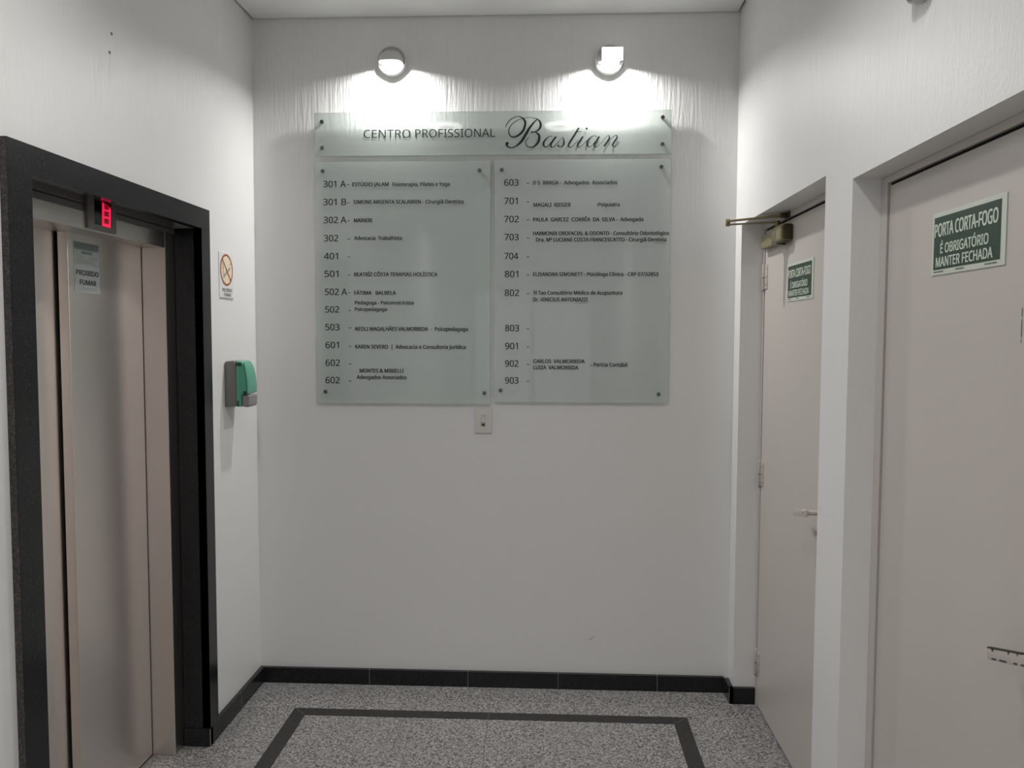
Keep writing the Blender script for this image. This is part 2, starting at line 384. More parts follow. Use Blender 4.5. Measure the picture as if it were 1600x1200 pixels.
for zc in (1.887, 1.036, 0.196):
    h = NB(); yk = Y1A-0.022
    cyl(h, (XD1-0.006, yk, zc-0.056), (XD1-0.006, yk, zc+0.056), 0.0065, seg=14, bev=0.001)
    box(h, XD1-0.003, XD1, yk-0.045, yk-0.004, zc-0.052, zc+0.052, 0.001)
    box(h, XD1-0.0065, XD1-0.002, yk+0.004, yk+0.020, zc-0.056, zc+0.056, 0.001)
    ho = obj('hinge', h, M_HINGE, d1, True)
    s = NB()
    for dz in (-0.035, 0.0, 0.035): cyl(s, (XD1-0.0036, yk-0.030, zc+dz), (XD1-0.003, yk-0.030, zc+dz), 0.004, seg=12)
    obj('screw', s, M_CHIP, ho)
    k = NB(); cyl(k, (XD1-0.006, yk, zc-0.004), (XD1-0.006, yk, zc-0.001), 0.0069, seg=14); cyl(k, (XD1-0.006, yk+0.0, zc-0.058), (XD1-0.006, yk, zc-0.0562), 0.0062, seg=14)
    obj('hinge_pin', k, M_CHIP, ho)

def lever(door, xd, ytip, yspin, z, tilt, chipped):
    h = NB()
    xo = xd-0.055
    tube(h, [(xd, yspin, z), (xo+0.012, yspin, z), (xo+0.003, yspin+0.008, z), (xo, yspin+0.02, z)], 0.009, 12)
    zt = z+tilt
    prism(h, [(yspin-0.012, z+0.011), (ytip-0.003, zt+0.011), (ytip, zt+0.008), (ytip, zt-0.009), (ytip-0.004, zt-0.012), (yspin-0.012, z-0.012)], 'x', xo-0.005, xo+0.005, 0.0012)
    ho = obj('door_handle', h, M_HINGE, door, True)
    if chipped:
        at = lambda u, dz: (ytip+(yspin-ytip)*u, zt+(z-zt)*u+dz)
        marks = [[at(0.0, 0.0118), at(0.78, 0.0118), at(0.78, 0.0088), at(0.0, 0.0088)]]
        for u0, u1 in ((0.09, 0.16), (0.47, 0.52), (0.68, 0.70)): marks.append([at(u0, 0.009), at(u1, 0.009), at((u0+u1)/2, 0.003)])
        for u0, u1 in ((0.12, 0.22), (0.30, 0.46), (0.62, 0.70), (0.78, 0.90)): marks.append([at(u0, -0.0090), at(u1, -0.0090), at(u1, -0.0122), at(u0, -0.0122)])
        for mk in marks:
            c = NB(); prism(c, mk, 'x', xo-0.0056, xo+0.003); co = obj('chipped_edge', c, M_CHIP, ho); co['label'] = 'dark spot where the paint has chipped off'
    p = NB(); box(p, xd-0.006, xd, yspin-0.022, yspin+0.022, z-0.13, z+0.05, 0.003)
    obj('handle_plate', p, M_DOOR, door)
    return ho
lever(d1, XD1, -0.812, -0.945, 1.038, -0.026, False)
k = NB(); cyl(k, (XD1-0.008, -0.885, 0.960), (XD1, -0.885, 0.960), 0.010, seg=16); obj('keyhole', k, M_HINGE, d1, True)

d2 = fire_door('door_2', XD2, Y2A, Y2B, 2.036, Z2, 0.007, 0.042)
lever(d2, XD2, -2.140, -2.285, 1.066, -0.041, True)
s = NB(); P = lambda a, h: (XD2-0.0006, -a, h)
for z0, z1 in ((1.672, 1.689), (1.633, 1.667), (1.622, 1.628)): quad(s, P, 2.1045, 2.1075, z0, z1)
obj('printed_stamp', s, M_PRINT, d2)

# photoluminescent plates screwed to the two doors
def fire_sign(x, y0, z0, label):
    t = thing('safety_sign', (x, y0-0.155, z0), label, 'sign', 'fire door signs')
    wd_, hg = 0.316, 0.144
    b = NB(); box(b, x-0.0024, x-0.0002, y0-wd_, y0, z0, z0+hg, 0.0006); obj('plate', b, M_SIGNP, t)
    P = lambda a, h: (x-0.0028, y0-a, z0+h)
    g0, g1, h0, h1 = 0.010, wd_-0.018, 0.0125, hg-0.010
    b = NB(); quad(b, P, g0, g1, h0, h1); obj('green_field', b, M_SIGNG, t)
    P2 = lambda a, h: (x-0.0032, y0-a, z0+h)
    gw, gh = g1-g0, h1-h0
    for s_, u0, u1, vb, vt in (('PORTA CORTA-FOGO', 0.012, 0.965, 0.375, 0.125), ('É OBRIGATÓRIO', 0.115, 0.845, 0.70, 0.515), ('MANTER FECHADA', 0.045, 0.905, 0.95, 0.765)):
        b = NB(); lettering(b, s_, g0+u0*gw, g0+u1*gw, h1-vb*gh, (vb-vt)*gh, P2, 0.036); obj('words', b, M_SIGNT, t)
    for u0, u1 in ((0.01, 0.17), (0.37, 0.50), (0.80, 0.95)):
        b = NB(); a = g0+u0*gw
        while a < g0+u1*gw:
            w_ = random.uniform(0.002, 0.006); quad(b, P2, a, a+w_, 0.006, 0.009); a += w_+0.0012
        obj('small_print', b, M_PRINT, t)
    return t
fire_sign(XD1, -0.478, 1.768, 'small green fire door sign on the far door below the bronze closer')
fire_sign(XD2, -1.726, 1.777, 'large green fire door sign on the near door at the right edge')

# hydraulic closer on the far door, its two arms folded out into the hall
t = thing('door_closer', (XD1, -0.40, 2.03), 'worn bronze door closer with folded arms atop the far fire door', 'door closer')
b = NB(); box(b, XD1-0.030, XD1-0.0004, -0.395, -0.165, 2.002, 2.058, 0.006)
obj('cover', b, M_BRASSL, t, True)
b = NB(); prism(b, [(XD1-0.0004, 2.000), (XD1-0.038, 2.000), (XD1-0.044, 2.008), (XD1-0.044, 2.056), (XD1-0.038, 2.066), (XD1-0.0004, 2.066)], 'y', -0.520, -0.385, 0.004)
obj('body', b, M_BRASSL, t, True)
b = NB(); prism(b, [(XD1-0.002, 2.004), (XD1-0.030, 2.004), (XD1-0.036, 2.012), (XD1-0.036, 2.054), (XD1-0.030, 2.061), (XD1-0.002, 2.061)], 'y', -0.534, -0.518, 0.003)
obj('end_cap', b, M_BRONZD, t, True)
b = NB(); cyl(b, (XD1-0.022, -0.455, 1.990), (XD1-0.022, -0.455, 2.002), 0.016, seg=20); box(b, XD1-0.036, XD1-0.010, -0.515, -0.430, 1.996, 2.004, 0.002)
obj('adjusting_valve', b, M_BRONZD, t, True)
ELB = Vector((2.078, -0.315, 2.092))
b = NB(); cyl(b, (XD1-0.026, -0.41, 2.064), (XD1-0.026, -0.41, 2.090), 0.010, seg=16)
def bar(bm, p, q, w, h):
    p, q = Vector(p), Vector(q); d = (q-p); n = Vector((d.y, -d.x, 0)).normalized()*w/2; up = Vector((0, 0, h/2))
    t_ = bmesh.new(); vs_ = []
    for e in (p, q):
        vs_ += [t_.verts.new(e+n+up), t_.verts.new(e-n+up), t_.verts.new(e-n-up), t_.verts.new(e+n-up)]
    for f in ((0, 1, 2, 3), (7, 6, 5, 4), (0, 4, 5, 1), (1, 5, 6, 2), (2, 6, 7, 3), (3, 7, 4, 0)): t_.faces.new([vs_[i] for i in f])
    bmesh.ops.recalc_face_normals(t_, faces=t_.faces[:])
    bmesh.ops.bevel(t_, geom=t_.edges[:], offset=min(w, h)*0.25, segments=2, profile=0.6, affect='EDGES')
    merge(bm, t_)
bar(b, (XD1-0.026, -0.41, 2.085), ELB + Vector((0, 0, -0.004)), 0.018, 0.006)
obj('lower_arm', b, M_BRASS, t, True)
b = NB(); bar(b, (XD1-0.020, -0.475, 2.102), ELB + Vector((0, 0, 0.010)), 0.016, 0.008); cyl(b, ELB+Vector((0, 0, -0.010)), ELB+Vector((0, 0, 0.018)), 0.009, seg=16, bev=0.002)
obj('upper_arm', b, M_BRASS, t, True)
b = NB(); box(b, XD1-0.012, XD1-0.0042, -0.505, -0.445, 2.092, 2.1145, 0.002); box(b, XD1-0.034, XD1-0.010, -0.488, -0.462, 2.094, 2.110, 0.002)
obj('bracket', b, M_BRONZD, t, True)

# ------------------------------------------------------------------ lift entrance in the left wall
t = thing('elevator_entrance', (0, -1.13, 0), 'elevator with brushed steel sliding doors framed in black granite', 'elevator')
YF, YN, YFI, YNI, ZG, ZGI, XF = -0.520, -1.747, -0.622, -1.6525, 2.118, 2.040, 0.02
b = NB(); prism(b, [(-0.012, YN), (XF, YN), (XF, YF-0.026), (0.004, YF+0.008), (-0.012, YF+0.008)], 'z', ZGI, ZG)
obj('stone_lintel', b, M_BLACK, t)
b = NB(); prism(b, [(-0.012, YFI), (XF, YFI), (XF, YF-0.026), (0.004, YF+0.008), (-0.012, YF+0.008)], 'z', HB+0.0005, ZGI-0.0004); box(b, -0.086, XF-0.001, YFI, YFI+0.03, HB+0.0005, ZGI-0.0006)
obj('stone_jamb', b, M_BLACK, t)
b = NB(); box(b, -0.002, XF, YN, YNI, 0.0, ZGI-0.0004); box(b, -0.086, XF-0.001, YNI-0.03, YNI, 0.0, ZGI-0.0006)
obj('stone_jamb', b, M_BLACK, t)
b = NB(); box(b, 0.0005, XF-0.001, YN-0.0012, YN-0.0001, 0.0, ZG-0.001); so = obj('sawn_edge', b, M_SAWN, t); so['label'] = 'rough unpolished grey edge of the stone frame'
XB = -0.0875; ZH = 1.957; YJ = -0.700
b = NB(); box(b, -0.27, XB, YJ, -0.60, 0.0, 2.014, 0.002); obj('steel_jamb', b, M_STEEL2, t)
b = NB(); box(b, -0.27, XB, -1.675, -1.575, 0.0, 2.014, 0.002); obj('steel_jamb', b, M_STEEL2, t)
b = NB(); box(b, -0.27, XB, -1.575, YJ, ZH, 2.014, 0.002); obj('steel_header', b, M_STEEL2, t)
b = NB(); box(b, -0.27, XB-0.004, -1.655, -0.62, 2.0150, 2.0345); obj('shaded_header_strip', b, M_HOUS_SHADE, t)  # steel header behind the lintel, its shade put into darker grey
b = NB(); box(b, -0.27, XB-0.004, -1.655, -0.62, 2.0375, 2.075); obj('shaded_header_strip', b, M_HOUS_SHADE, t)
b = NB(); box(b, -0.210, -0.178, -1.175, YJ-0.004, 0.006, ZH+0.01, 0.002); obj('door_panel', b, M_STEEL, t)
b = NB(); box(b, -0.252, -0.218, -1.574, -1.16, 0.006, ZH+0.01, 0.002); obj('door_panel', b, M_STEEL, t)
b = NB(); box(b, -0.27, -0.172, -1.575, YJ, 0.0, 0.003); obj('sill', b, M_STEEL2, t)
b = NB(); box(b, XB-0.003, -0.080, -1.222, -1.056, 1.964, 2.074, 0.001); hs = obj('floor_indicator', b, M_HOUS_SHADE, t)
b = NB(); box(b, -0.0803, -0.0796, -1.186, -1.086, 1.980, 2.062); obj('display', b, M_DISP, hs)
PL = lambda a, h: (-0.0790, a + (h-2.02)*0.06, h)
b = NB(); y0, y1, z0, z1, s_ = -1.143, -1.091, 1.979, 2.055, 0.0125
bm_v = lambda pts: b.faces.new([b.verts.new(PL(*p)) for p in pts])
bm_v(((y0, z0), (y0+s_, z0), (y0+s_, z1-0.004), (y0, z1))); bm_v(((y1-s_, z0), (y1, z0), (y1, z1-0.016), (y1-s_, z1-0.010)))
quad(b, PL, y0+s_, y1-s_, z0, z0+0.010); quad(b, PL, y0+s_, y1-s_, z0+0.0265, z0+0.034); quad(b, PL, y0+s_, y1-s_, z0+0.050, z0+0.056)
obj('digit', b, M_LED, hs)
b = NB(); PD = lambda a, h: (-0.0793, a + (h-2.02)*0.06, h)
b.faces.new([b.verts.new(PD(*p)) for p in ((y0-0.003, z0-0.002), (y1+0.002, z0-0.002), (y1+0.002, z1-0.008), (y0-0.003, z1+0.004))]); do = obj('digit_glow', b, M_LEDD, hs); do['label'] = 'dim red glowing field behind the digit'  # one dim emissive quad spanning the whole digit

# stickers on the front door panel: a runs from near to far
XS = -0.178
def on_lift(d): return lambda a, h: (XS+d, a, h)
t = thing('notice_sticker', (XS, -1.075, 1.86), 'faded grey-green printed notice high on the steel elevator door', 'sticker')
b = NB(); box(b, XS+0.0002, XS+0.0008, -1.142, -0.994, 1.861, 1.934); obj('sheet', b, M_STICK, t)
b = NB(); P = on_lift(0.0011)
quad(b, P, -1.139, -0.997, 1.909, 1.932)
quad(b, P, -1.098, -1.035, 1.896, 1.905)
def scribble(bm, P, a0, a1, z, h):
    a = a0
    while a < a1:
        w_ = min(random.uniform(0.004, 0.012), a1-a); quad(bm, P, a, a+w_, z, z+h); a += w_+0.002
scribble(b, P, -1.118, -1.088, 1.886, 0.002); scribble(b, P, -1.055, -1.004, 1.883, 0.003)
for z in (1.878, 1.872, 1.866): scribble(b, P, -1.128, -1.02, z, 0.0016)
obj('print', b, M_STICKD, t)
t = thing('no_smoking_sticker', (XS, -1.075, 1.77), 'pale PROIBIDO FUMAR sticker below the notice on the steel elevator door', 'sticker')
b = NB(); box(b, XS+0.0002, XS+0.0008, -1.141, -0.993, 1.769, 1.858); obj('sheet', b, mat('pale_grey_sticker', (0.44, 0.465, 0.455), 0.45), t)
P = on_lift(0.0012)
b = NB(); lettering(b, 'PROIBIDO', -1.132, -0.999, 1.826, 0.0165, P, 0.05); obj('words', b, M_INK, t)
b = NB(); lettering(b, 'FUMAR', -1.112, -1.015, 1.795, 0.0165, P, 0.05); obj('words', b, M_INK, t)
b = NB(); scribble(b, P, -1.108, -1.01, 1.783, 0.0016); scribble(b, P, -1.128, -1.005, 1.777, 0.0014); obj('small_print', b, M_STICKD, t)

# ------------------------------------------------------------------ left wall: no-smoking sign and dispenser
t = thing('no_smoking_sign', (0, -0.345, 1.78), 'white no smoking sign with red-brown ring on wall beside the elevator', 'sign')
b = NB(); box(b, 0.0003, 0.0028, -0.418, -0.270, 1.782, 1.973, 0.0008); obj('plate', b, M_PAPER, t)
PW = lambda d: (lambda a, h: (d, a, h))
yc, zc_, R0 = -0.343, 1.903, 0.066
def disc(bm, P, a, h, r, n=48):
    bm.faces.new([bm.verts.new(P(a+r*math.cos(2*PI*k/n), h+r*math.sin(2*PI*k/n))) for k in range(n)])
b = NB(); disc(b, PW(0.0031), yc, zc_, R0-0.003); obj('disc', b, M_CREAM, t)
b = NB(); P = PW(0.0034)
def pbar(bm, P, p, q, w):
    p, q = Vector(p), Vector(q); n = Vector((-(q-p).y, (q-p).x)).normalized()*w/2
    bm.faces.new([bm.verts.new(P(*v)) for v in (p+n, q+n, q-n, p-n)])
pbar(b, P, (yc-0.035, zc_-0.032), (yc+0.040, zc_+0.012), 0.011)
pbar(b, P, (yc+0.030, zc_+0.022), (yc+0.048, zc_+0.030), 0.004); pbar(b, P, (yc-0.046, zc_+0.030), (yc-0.030, zc_+0.005), 0.006); pbar(b, P, (yc-0.040, zc_+0.010), (yc-0.028, zc_-0.022), 0.006)
obj('cigarette_symbol', b, M_CIG, t)
b = NB(); P = PW(0.0037); n = 56
oo = [b.verts.new(P(yc+R0*math.cos(2*PI*k/n), zc_+R0*math.sin(2*PI*k/n))) for k in range(n)]
ii = [b.verts.new(P(yc+(R0-0.0085)*math.cos(2*PI*k/n), zc_+(R0-0.0085)*math.sin(2*PI*k/n))) for k in range(n)]
for k in range(n): b.faces.new((oo[k], oo[(k+1) % n], ii[(k+1) % n], ii[k]))
pbar(b, P, (yc-0.045, zc_+0.044), (yc+0.045, zc_-0.044), 0.0085)
obj('ban_ring', b, M_REDBR, t)
b = NB(); P = PW(0.0034); lettering(b, 'PROIBIDO', -0.390, -0.287, 1.812, 0.014, P, 0.04); obj('words', b, M_PRINT, t)
b = NB(); lettering(b, 'FUMAR', -0.374, -0.299, 1.793, 0.014, P, 0.04); obj('words', b, M_PRINT, t)
b = NB(); scribble(b, P, -0.412, -0.276, 1.7845, 0.003); obj('small_print', b, M_PRINT, t)

t = thing('soap_dispenser', (0, -0.32, 1.33), 'green and grey hand sanitizer dispenser on the left wall near the corner', 'dispenser')
ZD0, ZD1, YD0, YD1 = 1.330, 1.526, -0.378, -0.268
b = NB(); prism(b, [(0.0005, ZD0), (0.048, ZD0+0.003), (0.050, ZD0+0.06), (0.048, ZD1-0.01), (0.040, ZD1), (0.003, ZD1-0.004)], 'y', YD0, YD1, 0.006, 3)
obj('back_body', b, M_GREYP, t, True)
b = NB(); prism(b, [(0.048, ZD0+0.002), (0.068, ZD0+0.002), (0.069, ZD0+0.052), (0.099, ZD0+0.056), (0.100, 1.42), (0.097, 1.455), (0.091, 1.485), (0.083, 1.508), (0.073, 1.522), (0.048, 1.526)], 'y', YD0+0.002, YD1-0.002, 0.007, 3)
co = obj('cover', b, M_GREEN, t, True)
b = NB()
pts = [(0.0815, 1.515), (0.087, 1.49), (0.0915, 1.455), (0.0935, 1.42), (0.0935, ZD0+0.058)]
for (xa, za), (xb, zb) in zip(pts[:-1], pts[1:]):
    prism(b, [(xa-0.001, za), (xa+0.001, za), (xb+0.001, zb), (xb-0.001, zb)], 'y', YD0+0.0012, YD0+0.006)
obj('seam', b, M_GREEND, co)
for xa, xb, za, zb in ((0.050, 0.073, 1.502, 1.517), (0.078, 0.094, ZD0+0.054, ZD0+0.068), (0.052, 0.060, ZD0+0.005, ZD0+0.028)):
    b = NB(); box(b, xa, xb, YD0+0.0012, YD0+0.01, za, zb, 0.001); bo = obj('dark_window', b, M_GREEND, co); bo['label'] = 'darker green opening'
b = NB(); prism(b, [(0.0715, ZD0+0.002), (0.094, ZD0), (0.101, ZD0+0.008), (0.102, ZD0+0.047), (0.098, ZD0+0.052), (0.0715, ZD0+0.050)], 'y', YD0+0.008, YD1-0.008, 0.004, 3)
obj('push_lever', b, M_GREYL, t, True)

# small plugs left in the left wall
for y, z, lab in ((-1.207, 2.557, 'upper small dark wall plug above the elevator frame'), (-1.221, 2.496, 'lower small dark wall plug above the elevator frame')):
    b = NB(); cyl(b, (0.0002, y, z), (0.0012, y, z), 0.005, seg=14)
    o = obj('wall_plug', b, mat('dark_plug', (0.12, 0.11, 0.10), 0.6)); top(o, (0, y, z)); tag(o, lab, 'wall plug', 'plugs in the left wall')

# ------------------------------------------------------------------ directory of glass panels on the back wall
YG0, YG1 = -0.0180, -0.0120                      # front and back of the glass
YT = YG0-0.0008
def on_back(y): return lambda a, h: (a, y, h)
def glass_panel(x0, x1, z0, z1, m, label, studs):
    t = thing('glass_sign_panel', ((x0+x1)/2, 0, z0), label, 'sign', 'glass directory panels')
    b = NB(); box(b, x0, x1, YG0, YG1, z0, z1)
    for f in b.faces:
        if abs(f.normal.y) < 0.5: f.material_index = 1
    obj('glass', b, [m, M_EDGE], t)
    for x, z in studs:
        s = NB(); cyl(s, (x, YG1+0.0003, z), (x, -0.0003, z), 0.006, seg=18); cyl(s, (x, YG0-0.0045, z), (x, YG0-0.0003, z), 0.0088, seg=22, bev=0.0012)
        obj('standoff', s, M_CHROME, t, True)
    return t
def write(t, rows, name, heavy):
    for s, x0, x1, base, cap in rows:
        b = NB()
        if cap == 0: quad(b, on_back(YT), x0, x1, base-0.0013, base+0.0013)
        else: lettering(b, s, x0, x1, base, cap, on_back(YT), heavy)
        obj(name, b, M_INK, t)
hd = glass_panel(0.289, 1.887, 2.440, 2.632, M_GLASS_H, 'wide glass header panel with script name across the top of the directory', ((0.322, 2.592), (0.322, 2.476), (1.847, 2.599), (1.847, 2.482)))
lf = glass_panel(0.287, 1.083, 1.322, 2.4145, M_GLASS_G, 'left glass directory panel listing rooms 301 to 602', ((0.324, 2.373), (1.035, 2.372), (0.327, 1.374), (1.058, 1.372)))
rt = glass_panel(1.103, 1.887, 1.332, 2.4185, M_GLASS_C, 'right glass directory panel listing rooms 603 to 903', ((1.135, 2.374), (1.844, 2.383), (1.845, 1.372), (1.132, 1.385)))
HEADER_TEXT = [
    ("CENTRO", 0.5125, 0.7240, 2.5187, 0.0361),
    ("PROFISSIONAL", 0.7460, 1.1049, 2.5192, 0.0361),
]
LEFT_NUMBERS = [
    ("301 A", 0.3263, 0.4297, 2.3009, 0.0285),
    ("-", 0.4342, 0.4447, 2.3114, 0.0000),
    ("301 B", 0.3255, 0.4299, 2.2205, 0.0286),
    ("-", 0.4344, 0.4449, 2.2310, 0.0000),
    ("302 A", 0.3261, 0.4304, 2.1400, 0.0287),
    ("-", 0.4349, 0.4454, 2.1505, 0.0000),
    ("302", 0.3264, 0.3925, 2.0578, 0.0288),
    ("-", 0.4339, 0.4465, 2.0683, 0.0000),
    ("401", 0.3256, 0.3906, 1.9771, 0.0288),
    ("-", 0.4347, 0.4459, 1.9880, 0.0000),
    ("501", 0.3274, 0.3916, 1.8971, 0.0289),
    ("-", 0.4361, 0.4463, 1.9060, 0.0000),
    ("502 A", 0.3283, 0.4309, 1.8154, 0.0290),
    ("-", 0.4354, 0.4459, 1.8259, 0.0000),
    ("502", 0.3287, 0.3939, 1.7355, 0.0291),
    ("-", 0.4356, 0.4476, 1.7455, 0.0000),
    ("503", 0.3285, 0.3947, 1.6551, 0.0291),
    ("-", 0.4375, 0.4502, 1.6661, 0.0000),
    ("601", 0.3285, 0.3907, 1.5731, 0.0292),
    ("-", 0.4362, 0.4495, 1.5825, 0.0000),
    ("602", 0.3277, 0.3955, 1.4917, 0.0293),
    ("-", 0.4356, 0.4489, 1.5021, 0.0000),
    ("602", 0.3269, 0.3936, 1.4122, 0.0294),
    ("-", 0.4346, 0.4482, 1.4227, 0.0000),
]
LEFT_NAMES = [
    ("ESTÚDIO JALAM", 0.4582, 0.6244, 2.3044, 0.0171),
    ("Fisioterapia, Pilates e Yoga", 0.6413, 0.9018, 2.3037, 0.0170),
    ("SIMONE ARGENTA SCALABRIN - Cirurgiã-Dentista", 0.4631, 0.9632, 2.2257, 0.0171),
    ("MAINERI", 0.4647, 0.5486, 2.1433, 0.0172),
    ("Advocacia  Trabalhista", 0.4647, 0.6831, 2.0637, 0.0172),
    ("BEATRÍZ CÔSTA TERAPIAS HOLÍSTICA", 0.4633, 0.8450, 1.9002, 0.0173),
    ("FÁTIMA   BALBELA", 0.4635, 0.6550, 1.8167, 0.0174),
    ("Pedagoga - Psicomotricista", 0.4661, 0.7353, 1.7728, 0.0162),
    ("Psicopedagoga", 0.4659, 0.6133, 1.7431, 0.0162),
    ("NEDLI MAGALHÃES VALMORBIDA  -  Psicopedagoga", 0.4660, 0.9829, 1.6533, 0.0174),
    ("KAREN SEVERO  |  Advocacia e Consultoria Jurídica", 0.4660, 0.9730, 1.5719, 0.0175),
    ("MONTES & MIBIELLI", 0.4855, 0.6885, 1.4624, 0.0175),
    ("Advogados Associados", 0.4713, 0.7022, 1.4326, 0.0176),
]
RIGHT_NUMBERS = [
    ("603", 1.1458, 1.2108, 2.3036, 0.0283),
    ("-", 1.2466, 1.2586, 2.3137, 0.0000),
    ("701", 1.1460, 1.2068, 2.2221, 0.0283),
    ("-", 1.2469, 1.2589, 2.2323, 0.0000),
    ("702", 1.1462, 1.2123, 2.1412, 0.0284),
    ("-", 1.2473, 1.2593, 2.1515, 0.0000),
    ("703", 1.1479, 1.2117, 2.0613, 0.0285),
    ("-", 1.2476, 1.2597, 2.0716, 0.0000),
    ("704", 1.1481, 1.2103, 1.9765, 0.0286),
    ("-", 1.2480, 1.2600, 1.9870, 0.0000),
    ("801", 1.1495, 1.2106, 1.8961, 0.0286),
    ("-", 1.2483, 1.2604, 1.9067, 0.0000),
    ("802", 1.1497, 1.2147, 1.8118, 0.0287),
    ("-", 1.2487, 1.2608, 1.8225, 0.0000),
    ("803", 1.1519, 1.2153, 1.6529, 0.0288),
    ("-", 1.2494, 1.2615, 1.6638, 0.0000),
    ("901", 1.1521, 1.2101, 1.5717, 0.0289),
    ("-", 1.2497, 1.2619, 1.5827, 0.0000),
    ("902", 1.1523, 1.2133, 1.4926, 0.0290),
    ("-", 1.2500, 1.2622, 1.5037, 0.0000),
    ("903", 1.1525, 1.2136, 1.4156, 0.0291),
    ("-", 1.2504, 1.2626, 1.4268, 0.0000),
]
RIGHT_NAMES = [
    ("D S  BRAGA -  Advogados  Associados", 1.2752, 1.6507, 2.3075, 0.0169),
    ("MAGALI  RIEGER", 1.2777, 1.4442, 2.2095, 0.0170),
    ("-Psiquiatra", 1.5584, 1.6623, 2.2102, 0.0169),
    ("PAULA  GARCEZ  CORRÊA  DA  SILVA -  Advogada", 1.2760, 1.7673, 2.1444, 0.0170),
    ("HARMONIX OROFACIAL & ODONTO - Consultório Odontológico", 1.2763, 1.8821, 2.0831, 0.0170),
    ("Dra. Mª LUCIANE COSTA FRANCESCATTO - Cirurgiã-Dentista", 1.2896, 1.8703, 2.0547, 0.0170),
    ("ELISANDRA SIMONETT - Psicóloga Clínica - CRP 07/32853", 1.2771, 1.8376, 1.9010, 0.0171),
    ("Yi Tao Consultório Médico de Acupuntura", 1.2784, 1.6777, 1.8178, 0.0172),
    ("Dr. VINICIUS ANTONIAZZI", 1.2785, 1.5236, 1.7877, 0.0172),
    ("CARLOS  VALMORBIDA", 1.2807, 1.5128, 1.5096, 0.0173),
    ("LUIZA  VALMORBIDA", 1.2809, 1.4848, 1.4812, 0.0174),
    ("- Perícia Contábil", 1.5394, 1.7030, 1.4948, 0.0173),
]
